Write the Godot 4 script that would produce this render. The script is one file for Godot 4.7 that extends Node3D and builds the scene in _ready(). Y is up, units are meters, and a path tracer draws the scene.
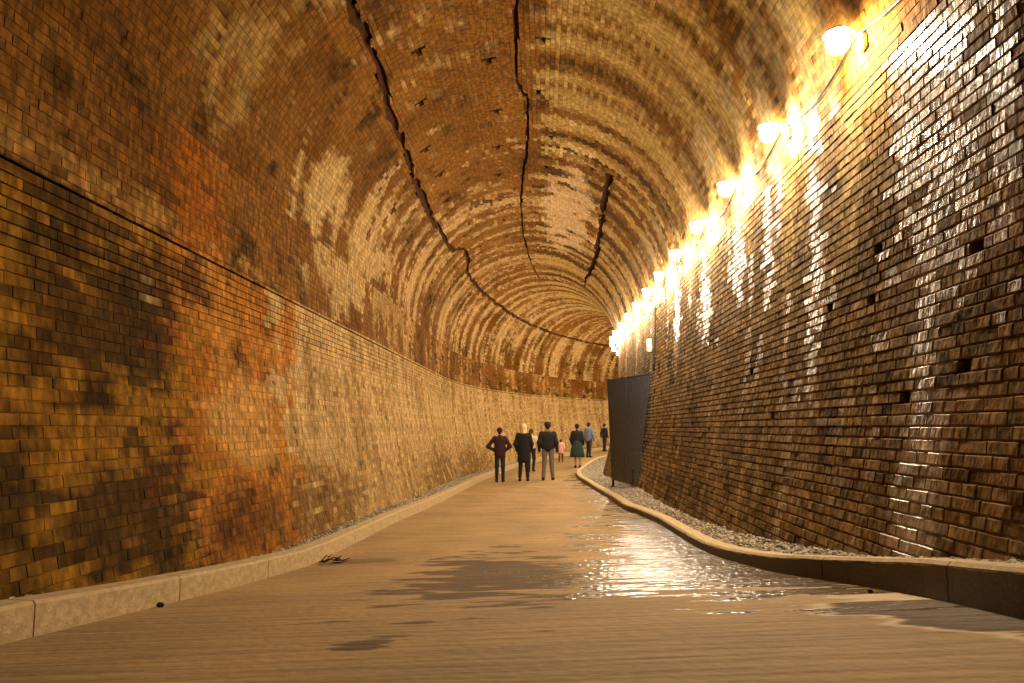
extends Node3D
# A long brick-lined tunnel, horseshoe in section, that runs straight and then bends to the right.
# Tunnel coordinates: s = metres along the centre line, u = metres to the right of it, h = metres above the eye.

const R0 := 2.79      # radius of the vault
const XC := -0.33     # centre line, left of the camera
const SP := 2.6       # springing of the vault
const CB := 0.0366    # how the side walls lean in towards their foot
const Z0 := 19.5      # where the bend begins
const RB := 23.3      # radius of the bend
const CO := 0.0724    # height of a brick course
const JOINT := 1.59   # the ledge along the left wall
const LAMP_H := 2.88
const LAMP_U := 2.57

var cam: Camera3D
var rng := RandomNumberGenerator.new()
var na := FastNoiseLite.new()
var nb := FastNoiseLite.new()
var nc := FastNoiseLite.new()
var M := {}
var lamp_s: Array[float] = []
var crack_left := [[4.0, -39.5], [6.46, -40.4], [7.75, -40.3], [8.3, -41.8], [9.23, -43.4], [10.07, -44.1], [11.22, -45.9], [12.76, -46.9], [14.98, -46.3], [15.98, -45.5], [16.6, -39.5], [18.0, -38.9], [18.55, -43.5], [21.24, -42.0], [24.09, -40.5], [28.1, -43.0], [31.4, -45.0], [40.0, -46.0]]
var crack_crown := [[4.0, 0.5], [7.47, 0.5], [9.3, -1.1], [9.72, 0.4], [9.91, 2.4], [12.0, 1.0], [12.99, -1.2], [14.86, -3.4], [17.34, -4.0], [19.94, -1.5], [23.05, 0.5], [28.0, -1.0], [31.6, -4.0], [40.0, -5.0]]
var crack_right := [[11.6, 34.8], [12.54, 37.0], [13.55, 36.8], [14.48, 37.8], [15.89, 39.8], [17.22, 40.6], [17.96, 40.7], [19.94, 38.8], [21.76, 36.8], [24.34, 35.2], [31.0, 35.0]]
var holes := [[8.71, -9.2], [7.97, -28.6], [8.26, 7.3], [9.67, 5.9], [10.24, -9.2], [9.13, -33.2], [11.25, 10.9], [11.62, -10.5], [10.52, -37.4], [11.75, -36.3], [12.94, -12.4], [12.63, 8.3], [12.06, 28.8], [13.03, -37.4], [14.41, -12.8], [15.54, 2.8], [13.49, 22.6], [15.0, 23.2], [13.48, 29.3], [15.75, -36.3], [17.28, -13.4], [17.29, -30.2], [18.42, -12.1], [18.38, 4.3], [18.09, 23.9], [15.85, -12.7], [20.3, 2.2], [16.77, 22.7], [19.6, -13.0], [19.3, -30.0], [21.2, -12.5], [20.6, 23.5], [22.4, 4.0], [21.9, -30.0], [23.2, 23.0], [24.0, -12.0]]

func _ready() -> void:
	rng.seed = 7
	for pair in [[na, 11], [nb, 23], [nc, 37]]:
		pair[0].seed = pair[1]
		pair[0].noise_type = FastNoiseLite.TYPE_SIMPLEX_SMOOTH
		pair[0].frequency = 1.0
		pair[0].fractal_type = FastNoiseLite.FRACTAL_FBM
		pair[0].fractal_octaves = 3
	# camera
	cam = Camera3D.new()
	cam.name = "camera"
	add_child(cam)
	cam.fov = rad_to_deg(2.0 * atan(341.5 / 640.0))
	cam.rotation_degrees = Vector3(7.697, 2.748, 0)
	cam.near = 0.05
	cam.far = 200.0
	cam.current = true
	# no sky reaches the tunnel; its lamps light it
	var e := Environment.new()
	e.background_mode = Environment.BG_COLOR
	e.background_color = Color(0, 0, 0)
	e.tonemap_mode = Environment.TONE_MAPPER_LINEAR
	e.tonemap_exposure = 1.35
	e.sdfgi_enabled = true
	e.ssao_enabled = true
	e.ssil_enabled = true
	var we := WorldEnvironment.new()
	we.name = "environment"
	we.environment = e
	add_child(we)
	for i in 24:
		lamp_s.append(4.6 + 1.5 * i)
	materials()
	# the tunnel
	build_walls()
	build_floor()
	build_curbs()
	build_gravel()
	# things
	for i in lamp_s.size():
		wall_lamp(i)
	cables()
	gate()
	boxes()
	people()
	small_things()

# ---------------------------------------------------------------- the tunnel's shape
func half_width(h: float) -> float:
	return R0 - CB * (SP - h) * (SP - h) if h < SP else sqrt(maxf(0.0, R0 * R0 - (h - SP) * (h - SP)))

func pos(s: float, u: float, h: float) -> Vector3:
	if s <= Z0:
		return Vector3(XC + u, h, -s)
	var a := (s - Z0) / RB
	return Vector3(XC + RB - (RB - u) * cos(a), h, -Z0 - (RB - u) * sin(a))

func heading(s: float) -> float:
	return 0.0 if s <= Z0 else -(s - Z0) / RB

func table(t: Array, s: float) -> float:
	if s <= t[0][0]:
		return t[0][1]
	for i in range(1, t.size()):
		if s <= t[i][0]:
			return lerpf(t[i - 1][1], t[i][1], (s - t[i - 1][0]) / (t[i][0] - t[i - 1][0]))
	return t[-1][1]

var depth_table := [[-8.0, 0.42], [0.0, 0.5], [1.7, 0.69], [3.0, 0.87], [4.0, 1.005], [5.0, 1.13], [6.3, 1.26], [7.0, 1.305], [8.5, 1.37], [10.0, 1.42], [13.0, 1.5], [17.0, 1.58], [22.0, 1.64], [25.0, 1.62], [28.0, 1.52], [31.0, 1.37], [35.0, 1.12], [40.0, 0.85], [48.0, 0.5]]
var fall_table := [[3.0, 0.05], [9.0, 0.02]]
var left_curb := [[-8.0, -2.13], [4.0, -2.1], [5.0, -2.04], [6.2, -1.96], [8.0, -1.97], [10.5, -1.97], [12.2, -1.88], [16.0, -1.77], [20.0, -1.64], [22.0, -1.62], [26.0, -1.82], [30.0, -1.98], [34.0, -1.7], [48.0, -1.7]]
var right_curb := [[-8.0, 2.1], [2.6, 2.11], [3.3, 2.17], [4.0, 2.15], [4.8, 2.03], [6.0, 1.96], [7.0, 1.95], [8.5, 1.99], [9.6, 2.0], [10.8, 1.9], [11.7, 1.76], [13.7, 1.74], [15.5, 1.66], [19.0, 1.52], [21.5, 1.36], [23.3, 1.2], [25.5, 1.04], [27.5, 0.82], [29.8, 0.5], [33.0, 0.6], [38.0, 1.2], [48.0, 1.4]]

func ground(s: float, u: float) -> float:
	return -table(depth_table, s) + table(fall_table, s) * u

# a point on the lining: zone 0 left wall, 1 right wall (a = height), 2 vault (a = metres of arc from the crown); d = metres proud of it
func skin(zone: int, s: float, a: float, d: float) -> Vector3:
	if zone == 2:
		var t := a / R0
		return pos(s, (R0 - d) * sin(t), SP + (R0 - d) * cos(t))
	var u := half_width(a) - d
	return pos(s, -u if zone == 0 else u, a)

# ---------------------------------------------------------------- helpers
func node(called: String, at: Vector3, turn := 0.0, parent: Node = null) -> Node3D:
	var o := Node3D.new()
	o.name = called
	(parent if parent else self).add_child(o, true)
	o.position = at
	o.rotation.y = turn
	return o

var used := {}
func numbered(called: String) -> String:
	var n: int = used.get(called, 0)
	used[called] = n + 1
	return called if n == 0 else "%s_%03d" % [called, n]

func thing(called: String, label: String, category: String, at: Vector3, turn := 0.0, group := "") -> Node3D:
	var o := node(numbered(called), at, turn)
	tag(o, label, category, group)
	return o

func tag(o: Node, label: String, category: String, group := "", kind := "") -> Node:
	o.set_meta("label", label)
	o.set_meta("category", category)
	if group:
		o.set_meta("group", group)
	if kind:
		o.set_meta("kind", kind)
	return o

func put(called: String, mesh: Mesh, mat: Material, parent: Node, at := Vector3.ZERO, turn := Vector3.ZERO) -> MeshInstance3D:
	var o := MeshInstance3D.new()
	o.name = called
	o.mesh = mesh
	if mat:
		o.material_override = mat
	parent.add_child(o, true)
	o.position = at
	o.rotation = turn
	return o

func st_new() -> SurfaceTool:
	var st := SurfaceTool.new()
	st.begin(Mesh.PRIMITIVE_TRIANGLES)
	st.set_smooth_group(-1)
	return st

func quad(st: SurfaceTool, a: Vector3, b: Vector3, c: Vector3, d: Vector3) -> void:
	for p in [a, b, c, a, c, d]:
		st.add_vertex(p)

func done(st: SurfaceTool) -> ArrayMesh:
	st.generate_normals()
	return st.commit()

# a box with chamfered edges along all its sides
func box_mesh(size: Vector3, bevel: float) -> ArrayMesh:
	var st := st_new()
	add_box(st, Transform3D.IDENTITY, size, bevel)
	return done(st)

func add_box(st: SurfaceTool, t: Transform3D, size: Vector3, bevel: float) -> void:
	var e := size / 2.0
	var b := minf(bevel, minf(e.x, minf(e.y, e.z)) * 0.8)
	var rings := []
	for l in [[-e.y, b], [-e.y + b, 0.0], [e.y - b, 0.0], [e.y, b]]:
		var x: float = e.x - l[1]
		var z: float = e.z - l[1]
		var r := []
		for c in [[-x + b, -z], [x - b, -z], [x, -z + b], [x, z - b], [x - b, z], [-x + b, z], [-x, z - b], [-x, -z + b]]:
			r.append(t * Vector3(c[0], l[0], c[1]))
		rings.append(r)
	loft(st, rings, true)

# joins rings of equally many points; the ends are closed when asked
func loft(st: SurfaceTool, rings: Array, caps := true) -> void:
	var n: int = rings[0].size()
	for i in rings.size() - 1:
		for k in n:
			var j := (k + 1) % n
			quad(st, rings[i][k], rings[i + 1][k], rings[i + 1][j], rings[i][j])
	if caps:
		for k in range(1, n - 1):
			for p in [rings[0][0], rings[0][k], rings[0][k + 1]]:
				st.add_vertex(p)
			for p in [rings[-1][0], rings[-1][k + 1], rings[-1][k]]:
				st.add_vertex(p)

# profile [[radius, height], ...] turned about y
func lathe(profile: Array, sides := 16, smooth := true) -> ArrayMesh:
	var st := SurfaceTool.new()
	st.begin(Mesh.PRIMITIVE_TRIANGLES)
	st.set_smooth_group(0 if smooth else -1)
	var rings := []
	for p in profile:
		var r := []
		for k in sides:
			var a := TAU * k / sides
			r.append(Vector3(cos(a) * p[0], p[1], sin(a) * p[0]))
		rings.append(r)
	loft(st, rings, true)
	return done(st)

func tube(points: Array, radii: Array, sides := 6, smooth := true) -> ArrayMesh:
	var st := SurfaceTool.new()
	st.begin(Mesh.PRIMITIVE_TRIANGLES)
	st.set_smooth_group(0 if smooth else -1)
	add_tube(st, points, radii, sides)
	return done(st)

func add_tube(st: SurfaceTool, points: Array, radii: Array, sides := 6) -> void:
	var rings := []
	for i in points.size():
		var along: Vector3 = (points[mini(i + 1, points.size() - 1)] - points[maxi(i - 1, 0)]).normalized()
		var side := along.cross(Vector3.UP if absf(along.y) < 0.9 else Vector3.RIGHT).normalized()
		var up := side.cross(along)
		var rad: float = radii[mini(i, radii.size() - 1)]
		var r := []
		for k in sides:
			var a := TAU * k / sides
			r.append(points[i] + (side * cos(a) + up * sin(a)) * rad)
		rings.append(r)
	loft(st, rings, true)

# ---------------------------------------------------------------- materials
func noise_tex(seed_: int, freq: float, lo: float, hi: float, octaves := 4, normal := false, bump := 2.0) -> NoiseTexture2D:
	var n := FastNoiseLite.new()
	n.seed = seed_
	n.noise_type = FastNoiseLite.TYPE_SIMPLEX_SMOOTH
	n.frequency = freq
	n.fractal_octaves = octaves
	var t := NoiseTexture2D.new()
	t.width = 512
	t.height = 512
	t.seamless = true
	t.noise = n
	if normal:
		t.as_normal_map = true
		t.bump_strength = bump
	else:
		var g := Gradient.new()
		g.offsets = PackedFloat32Array([0.15, 0.85])
		g.colors = PackedColorArray([Color(lo, lo, lo), Color(hi, hi, hi)])
		t.color_ramp = g
	return t

func plain(key: String, c: Color, rough: float, metal := 0.0) -> StandardMaterial3D:
	var m := StandardMaterial3D.new()
	m.resource_name = key
	m.albedo_color = c
	m.roughness = rough
	m.metallic = metal
	M[key] = m
	return m

func triplanar(m: StandardMaterial3D, scale: Vector3) -> void:
	m.uv1_triplanar = true
	m.uv1_world_triplanar = true
	m.uv1_scale = scale

func materials() -> void:
	var grain := noise_tex(3, 0.02, 0.62, 1.0, 5)
	var pits := noise_tex(5, 0.03, 0, 1, 5, true, 5.0)
	for k in [["brick_dry", 0.85, 0.16], ["brick_damp", 0.5, 0.36], ["brick_wet", 0.34, 0.5]]:
		var m := plain(k[0], Color.WHITE, k[1])
		m.metallic_specular = k[2]
		m.vertex_color_use_as_albedo = true
		m.albedo_texture = grain
		m.normal_enabled = true
		m.normal_texture = pits
		m.normal_scale = 0.5
		triplanar(m, Vector3(1.1, 0.45, 1.1))
	var mortar := plain("mortar", Color.WHITE, 0.85)
	mortar.vertex_color_use_as_albedo = true
	mortar.metallic_specular = 0.16
	mortar.albedo_texture = grain
	triplanar(mortar, Vector3(1.7, 1.7, 1.7))
	plain("rock", Color(0.09, 0.065, 0.045), 0.95)
	var curb := plain("concrete", Color(0.76, 0.66, 0.49), 0.85)
	curb.metallic_specular = 0.25
	curb.albedo_texture = noise_tex(8, 0.02, 0.84, 1.0, 5)
	curb.normal_enabled = true
	curb.normal_texture = noise_tex(9, 0.06, 0, 1, 4, true, 1.5)
	triplanar(curb, Vector3(1.3, 1.3, 1.3))
	var shaded_wet_face := plain("shaded_wet_face", Color(0.3, 0.22, 0.13), 0.45)  # right curb's face: its shade put into the colour, with some wet
	shaded_wet_face.albedo_texture = noise_tex(21, 0.04, 0.4, 1.0, 5)
	triplanar(shaded_wet_face, Vector3(2.0, 2.0, 2.0))
	var stone := plain("gravel_stone", Color.WHITE, 0.9)
	stone.vertex_color_use_as_albedo = true
	var bed := plain("gravel_bed", Color(0.62, 0.53, 0.41), 0.95)
	bed.albedo_texture = noise_tex(12, 0.12, 0.35, 1.0, 3)
	triplanar(bed, Vector3(1.5, 1.5, 1.5))
	plain("lamp_metal", Color(0.62, 0.61, 0.58), 0.45, 0.6)
	plain("dark_metal", Color(0.16, 0.155, 0.15), 0.5, 0.4)
	var panel := plain("panel", Color(0.21, 0.22, 0.25), 0.6)
	panel.albedo_texture = noise_tex(14, 0.015, 0.75, 1.0, 4)
	triplanar(panel, Vector3(0.8, 0.8, 0.8))
	plain("cable", Color(0.05, 0.045, 0.04), 0.6)
	plain("white_box", Color(0.7, 0.68, 0.64), 0.5)
	plain("pale_wood", Color(0.8, 0.7, 0.52), 0.8)
	plain("dark_stone", Color(0.09, 0.08, 0.07), 0.8)
	plain("twig", Color(0.13, 0.1, 0.06), 0.9)
	var g := plain("lit_globe", Color(1, 0.97, 0.9), 0.3)
	g.emission_enabled = true
	g.emission = Color(1.0, 0.94, 0.84)
	g.emission_energy_multiplier = 14.0

# ---------------------------------------------------------------- colours of the brickwork (linear), and whether it is wet
func blob(s: float, a: float, cs: float, ca: float, rs: float, ra: float, rag: float) -> float:
	var x := (s - cs) / rs
	var y := (a - ca) / ra
	return clampf((1.0 - sqrt(x * x + y * y) + rag) * 3.0, 0.0, 1.0)

func mixc(a: Vector3, b: Vector3, t: float) -> Vector3:
	return a + (b - a) * clampf(t, 0.0, 1.0)

# returns the colour; w (the alpha) is the wetness 0..1
func lining(zone: int, s: float, a: float, own := 0.0) -> Color:
	var c: Vector3
	var wet := 0.0
	var big := na.get_noise_2d(s * 0.45 + zone * 31.0, a * 0.5)
	var mid := nb.get_noise_2d(s * 1.3 + zone * 17.0, a * 1.0)
	var fine := nc.get_noise_2d(s * 4.0, a * 3.0 + zone * 9.0) + own
	var run := nb.get_noise_2d(s * 3.2 + 50.0, a * 0.32 + zone * 13.0)      # runs down the wall
	if zone == 0:
		var edge := s + mid * 0.9 + fine * 0.35
		if a > JOINT:
			c = mixc(Vector3(0.12, 0.05, 0.011), Vector3(0.21, 0.1, 0.028), 0.5 + big * 0.9)
			c = mixc(c, Vector3(0.4, 0.25, 0.12), (big * 0.6 + run + mid * 0.5 - 0.05) * 2.0 if s + mid * 2.0 > 9.5 else 0.0)
			c = mixc(c, Vector3(0.06, 0.03, 0.009), (mid + fine * 0.3 - 0.18) * 3.5)
			c = mixc(c, Vector3(0.46, 0.33, 0.19), blob(s, a, 9.8, 2.5, 1.4, 0.8, mid * 1.1 + run * 0.7) * 0.8)
			c = mixc(c, Vector3(0.42, 0.29, 0.15), blob(s, a, 12.6, 2.3, 2.0, 0.7, mid + run) * 0.6)
			c = mixc(c, Vector3(0.34, 0.2, 0.07), blob(s, a, 4.6, 1.68, 2.0, 0.1, fine * 1.5) * 0.8)
			c = mixc(c, Vector3(0.3, 0.1, 0.012), blob(s, a, 5.5, 2.2, 0.55, 0.9, run * 0.9 + mid * 0.4) * 0.7)
		else:
			c = mixc(Vector3(0.36, 0.24, 0.12), Vector3(0.46, 0.32, 0.19), 0.5 + big)
			c = mixc(c, Vector3(0.52, 0.37, 0.24), (run - 0.05) * 2.0)
			c = mixc(c, Vector3(0.25, 0.155, 0.065), (-run - 0.08 + fine * 0.3) * 2.4)
			if edge < 5.1:   # grimy olive bricks
				c = mixc(Vector3(0.29, 0.148, 0.022), Vector3(0.24, 0.115, 0.017), 0.5 + mid)
				c = mixc(c, Vector3(0.085, 0.044, 0.011), (mid * 0.9 + big * 1.1 + fine * 0.8 + 0.06) * 4.0)
				c = mixc(c, Vector3(0.05, 0.027, 0.008), blob(s, a, 4.2, 0.7, 1.2, 0.55, mid * 0.9 + fine * 0.6) * 0.85)
				c = mixc(c, Vector3(0.06, 0.034, 0.014), blob(s, a, 4.1, -0.65, 1.2, 0.4, mid * 0.9 + fine * 0.6) * 0.8)
			elif edge < 7.2: # rust
				c = mixc(Vector3(0.33, 0.125, 0.022), Vector3(0.42, 0.2, 0.05), 0.5 + run * 1.4)
				c = mixc(c, Vector3(0.1, 0.04, 0.012), (mid + fine * 0.5 - 0.14) * 5.0)
				c = mixc(c, Vector3(0.5, 0.29, 0.12), blob(s, a, 6.1, 0.05, 0.8, 0.5, mid * 0.6) * 0.85)
				c = mixc(c, Vector3(0.12, 0.05, 0.015), blob(s, a, 5.9, -0.85, 0.9, 0.35, run * 0.9) * 0.8)
			c = mixc(c, Vector3(0.17, 0.085, 0.03), blob(s, a, 7.9, -1.0, 1.7, 0.5, run * 1.4 + fine * 0.4) * 0.85)
			c = mixc(c, Vector3(0.17, 0.09, 0.035), blob(s, a, 16.5, -1.2, 2.4, 0.65, run * 1.4 + fine * 0.4) * 0.8)
			c = mixc(c, Vector3(0.18, 0.1, 0.04), blob(s, a, 21.5, -1.3, 2.8, 0.75, run * 1.4 + fine * 0.4) * 0.8)
			c = mixc(c, Vector3(0.48, 0.36, 0.19), (run + fine * 0.5 - 0.42) * 5.0 if s > 7.0 else (run + fine * 0.3 - 0.6) * 3.0)
	elif zone == 1:
		c = mixc(Vector3(0.15, 0.096, 0.034), Vector3(0.27, 0.178, 0.07), 0.5 + big + mid * 0.8)
		c = mixc(c, Vector3(0.075, 0.045, 0.02), (mid + fine * 0.4 - 0.16) * 3.0)
		c = mixc(c, Vector3(0.33, 0.22, 0.09), (run - 0.18) * 3.0)
		wet = 0.1 + run * 0.5 + mid * 0.15
		# lime-glazed seepage: broad by the nearest lamp, narrower runs further in
		for q in [[3.75, 2.0, 0.62, 1.5, 1.0], [3.92, 0.0, 0.2, 1.1, 0.9], [4.0, -0.6, 0.13, 0.5, 0.9], [5.62, 1.6, 0.17, 1.25, 1.0], [5.85, -0.1, 0.1, 0.8, 0.7], [6.75, 2.0, 0.25, 0.8, 0.9], [7.9, 2.1, 0.3, 0.7, 0.7], [9.5, 1.9, 0.3, 0.9, 0.6], [11.6, 1.9, 0.35, 0.8, 0.6]]:
			var k := blob(s + run * 0.12, a, q[0], q[1], q[2], q[3], fine * 0.6 + run * 0.5) * float(q[4])
			c = mixc(c, mixc(Vector3(0.16, 0.115, 0.08), Vector3(0.46, 0.38, 0.3), 0.42 + fine * 1.0 + run * 0.6), k)
			wet = maxf(wet, k * 1.1)
		for q in [[4.95, 2.0, 0.2, 0.9], [6.3, 1.9, 0.2, 0.7]]:    # dry dun strips between them
			var k2 := blob(s + run * 0.1, a, q[0], q[1], q[2], q[3], fine * 0.4)
			c = mixc(c, Vector3(0.36, 0.26, 0.11), k2)
			wet -= k2
	else:
		var deg := rad_to_deg(a / R0)
		var ring := na.get_noise_2d(s * 1.6 + 9.0, a * 0.09) + 0.5 * nb.get_noise_2d(s * 6.5, a * 0.1)
		c = mixc(Vector3(0.16, 0.07, 0.014), Vector3(0.24, 0.115, 0.028), 0.5 + big)
		c = mixc(c, Vector3(0.09, 0.042, 0.01), (mid + fine * 0.4 - 0.2) * 2.6)
		if deg < -47.0 + mid * 3.0:
			c = mixc(Vector3(0.12, 0.05, 0.011), Vector3(0.2, 0.096, 0.026), 0.5 + big * 0.9)
			c = mixc(c, Vector3(0.055, 0.026, 0.008), (mid + fine * 0.3 - 0.18) * 3.5)
			c = mixc(c, Vector3(0.4, 0.27, 0.12), blob(s + a * 0.1, a, 5.6, -3.25, 0.5, 0.75, mid * 1.4 + run * 1.6 + fine * 0.8 - 0.3) * 0.5)
			c = mixc(c, Vector3(0.47, 0.34, 0.18), blob(s, a, 8.4, -3.6, 0.9, 0.6, mid * 1.2 + run) * 0.8)
			c = mixc(c, Vector3(0.47, 0.34, 0.2), blob(s, a, 10.6, -3.9, 2.0, 0.7, mid + run) * 0.8)
			c = mixc(c, Vector3(0.48, 0.34, 0.2), clampf((ring + big * 0.5 + mid * 0.3 + 0.1) * 1.9, 0.0, 0.9) if s > 9.5 + mid * 3.0 else 0.0)
		elif deg > 6.0 + mid * 8.0 and s > 5.0:
			c = mixc(c, Vector3(0.46, 0.33, 0.15), (ring + 0.12) * 3.0)
			c = mixc(c, Vector3(0.08, 0.045, 0.018), (-ring - 0.2) * 3.6)
			c = mixc(c, Vector3(0.66, 0.5, 0.38), blob(s, deg, 15.2, 21.0, 3.4, 16.0, mid * 0.9 + ring * 0.5) * 0.85)
			if deg > 60.0:
				c = mixc(c, Vector3(0.36, 0.27, 0.17), (run + 0.15) * 2.0)
				wet = run * 0.6 + 0.15
		else:
			c = mixc(c, Vector3(0.5, 0.36, 0.22), clampf((ring + fine * 0.4 + mid * 0.3 + 0.08) * 1.9, 0.0, 0.9) if s > 13.0 + mid * 4.0 else (ring + fine * 0.5 - 0.3) * 1.8)
	# rust below and above each lamp's fixing
	if zone != 0 and s > 4.2 and s < 26.0 and (zone == 1 or a > 3.6):
		var hh := a if zone == 1 else SP + (R0 * PI / 2.0 - a)
		var near: float = 4.78 + roundf((s - 4.78) / 1.5) * 1.5
		var k3 := blob(s + fine * 0.06, hh, near, 2.9, 0.12, 0.85, fine * 0.2 + run * 0.2)
		c = mixc(c, Vector3(0.4, 0.22, 0.08), k3 * 0.5)
		wet -= k3 * 0.4
	c *= 1.3
	return Color(c.x, c.y * 0.93, c.z * (0.84 if zone == 1 else 0.64), clampf(wet, 0.0, 1.0))

# ---------------------------------------------------------------- brickwork
func crack_line(n: int, s: float) -> Vector2:
	# middle and half width, in metres of arc
	var jag := nc.get_noise_2d(s * 6.0, 3.0 + n * 9.0) * 0.05 + nb.get_noise_2d(s * 2.0, 8.0 + n * 5.0) * 0.05
	if n == 0:
		return Vector2(R0 * deg_to_rad(table(crack_left, s)) + jag, maxf(0.02, 0.055 + 0.075 * nc.get_noise_2d(s * 5.0, 55.0)))
	if n == 1:
		return Vector2(R0 * deg_to_rad(table(crack_crown, s)) + jag * 0.35, maxf(0.012, 0.022 + 0.03 * nc.get_noise_2d(s * 5.0, 75.0)))
	if s < 11.9 or s > 29.0:
		return Vector2(9.0, 0.0)
	return Vector2(R0 * deg_to_rad(table(crack_right, s)) + jag, maxf(0.015, (0.075 if s < 20.5 else 0.025) + 0.07 * nc.get_noise_2d(s * 5.0, 95.0)))

func crack_at(zone: int, s: float, a: float) -> bool:
	if zone == 2:
		for n in 3:
			var c := crack_line(n, s)
			if absf(a - c.x) < c.y + 0.05:
				return true
	return false

# a brick beside a crack keeps only what stands clear of it
func trim_to_cracks(s0: float, s1: float, corners: Array) -> Array:
	var am: float = (corners[0] + corners[2]) / 2.0
	for n in 3:
		var m := crack_line(n, (s0 + s1) / 2.0)
		if absf(am - m.x) > m.y + 0.16:
			continue
		var e0 := crack_line(n, s0)
		var e1 := crack_line(n, s1)
		var out := corners.duplicate()
		if am > m.x:
			out[0] = minf(maxf(out[0], e0.x + e0.y), out[3])
			out[1] = minf(maxf(out[1], e1.x + e1.y), out[2])
		else:
			out[3] = maxf(minf(out[3], e0.x - e0.y), out[0])
			out[2] = maxf(minf(out[2], e1.x - e1.y), out[1])
		if out[3] - out[0] + out[2] - out[1] < 0.03:
			return []
		corners = out
	return corners

# weep holes in the vault (a short bar across it and a stem along it) and lost bricks in the right wall
func hole_spans(zone: int, s: float, a: float) -> Array:
	var out := []
	if zone == 2:
		for q in holes:
			if absf(s - q[0]) < 0.6:
				var da: float = absf(a - R0 * deg_to_rad(q[1]))
				if da < 0.037:
					out.append([q[0] - 0.03, q[0] + 0.13])
				elif da < 0.108:
					out.append([q[0] - 0.03, q[0] + 0.025])
	elif zone == 1:
		for q in [[4.55, 1.28], [4.62, 0.9], [3.5, 0.95], [3.55, 0.32], [5.3, 1.0], [6.4, 0.1], [7.2, 0.6], [4.1, 0.2]]:
			if absf(s - q[0]) < 0.6 and absf(a - q[1]) < 0.037:
				out.append([q[0] - 0.055, q[0] + 0.055])
	return out

func cut_holes(zone: int, s0: float, s1: float, a: float) -> Array:
	var keep := [[s0, s1]]
	for h in hole_spans(zone, (s0 + s1) / 2.0, a):
		var next := []
		for k in keep:
			if h[1] <= k[0] or h[0] >= k[1]:
				next.append(k)
				continue
			if h[0] - k[0] > 0.025:
				next.append([k[0], h[0]])
			if k[1] - h[1] > 0.025:
				next.append([h[1], k[1]])
		keep = next
	return keep

func hole_at(zone: int, s: float, a: float) -> bool:
	for h in hole_spans(zone, s, a):
		if s > h[0] - 0.03 and s < h[1] + 0.03:
			return true
	return false

class Bag:
	var p := PackedVector3Array()
	var n := PackedVector3Array()
	var c := PackedColorArray()
	var i := PackedInt32Array()
	func face(a: Vector3, b: Vector3, cc: Vector3, d: Vector3, ca: Color, cb: Color, c2: Color, cd: Color) -> void:
		var at := p.size()
		p.append(a); p.append(b); p.append(cc); p.append(d)
		var nn := (cc - a).cross(b - a).normalized()
		n.append(nn); n.append(nn); n.append(nn); n.append(nn)
		c.append(ca); c.append(cb); c.append(c2); c.append(cd)
		i.append(at); i.append(at + 1); i.append(at + 2); i.append(at); i.append(at + 2); i.append(at + 3)
	func mesh(smooth := false) -> ArrayMesh:
		var m := ArrayMesh.new()
		add_to(m)
		return m
	func add_to(m: ArrayMesh) -> void:
		var arr := []
		arr.resize(Mesh.ARRAY_MAX)
		arr[Mesh.ARRAY_VERTEX] = p
		arr[Mesh.ARRAY_NORMAL] = n
		arr[Mesh.ARRAY_COLOR] = c
		arr[Mesh.ARRAY_INDEX] = i
		m.add_surface_from_arrays(Mesh.PRIMITIVE_TRIANGLES, arr)

# one brick of the lining into a bag; origin is taken off its points
func add_brick(bag: Bag, zone: int, s0: float, s1: float, ca: Array, q: Array, origin: Vector3, rich: bool) -> void:
	var d: float = q[0]
	var g := 0.005 if zone == 1 else 0.0025
	var j: Array = q[1]
	var fr := []
	var mid := []
	var ba := []
	var k := 0
	for cr in [[s0, ca[0], 1, 1], [s1, ca[1], -1, 1], [s1, ca[2], -1, -1], [s0, ca[3], 1, -1]]:
		fr.append(skin(zone, cr[0] + cr[2] * (g * 0.6 + j[k]), cr[1] + cr[3] * (g + j[k + 4]), d + j[k + 8]) - origin)
		if rich:
			mid.append(skin(zone, cr[0] + cr[2] * j[k] * 0.7, cr[1] + cr[3] * j[k + 4] * 0.7, d - 0.006 + j[k + 8]) - origin)
		ba.append(skin(zone, cr[0], cr[1], -0.05) - origin)
		k += 1
	var c: Array = q[2]
	if zone == 0:   # winding follows the side that shows
		bag.face(fr[3], fr[2], fr[1], fr[0], c[3], c[2], c[1], c[0])
	else:
		bag.face(fr[0], fr[1], fr[2], fr[3], c[0], c[1], c[2], c[3])
	for side in 4:
		var n := (side + 1) % 4
		var rings := [fr, mid, ba] if rich else [fr, ba]
		for l in rings.size() - 1:
			if zone == 0:
				bag.face(rings[l][side], rings[l][n], rings[l + 1][n], rings[l + 1][side], c[side], c[n], c[n], c[side])
			else:
				bag.face(rings[l][n], rings[l][side], rings[l + 1][side], rings[l + 1][n], c[n], c[side], c[side], c[n])

func in_frame(p: Vector3) -> bool:
	var l := cam.transform.affine_inverse() * p
	return l.z < -0.5 and absf(l.x) < -l.z * 0.8 and absf(l.y) < -l.z * 0.534

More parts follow.
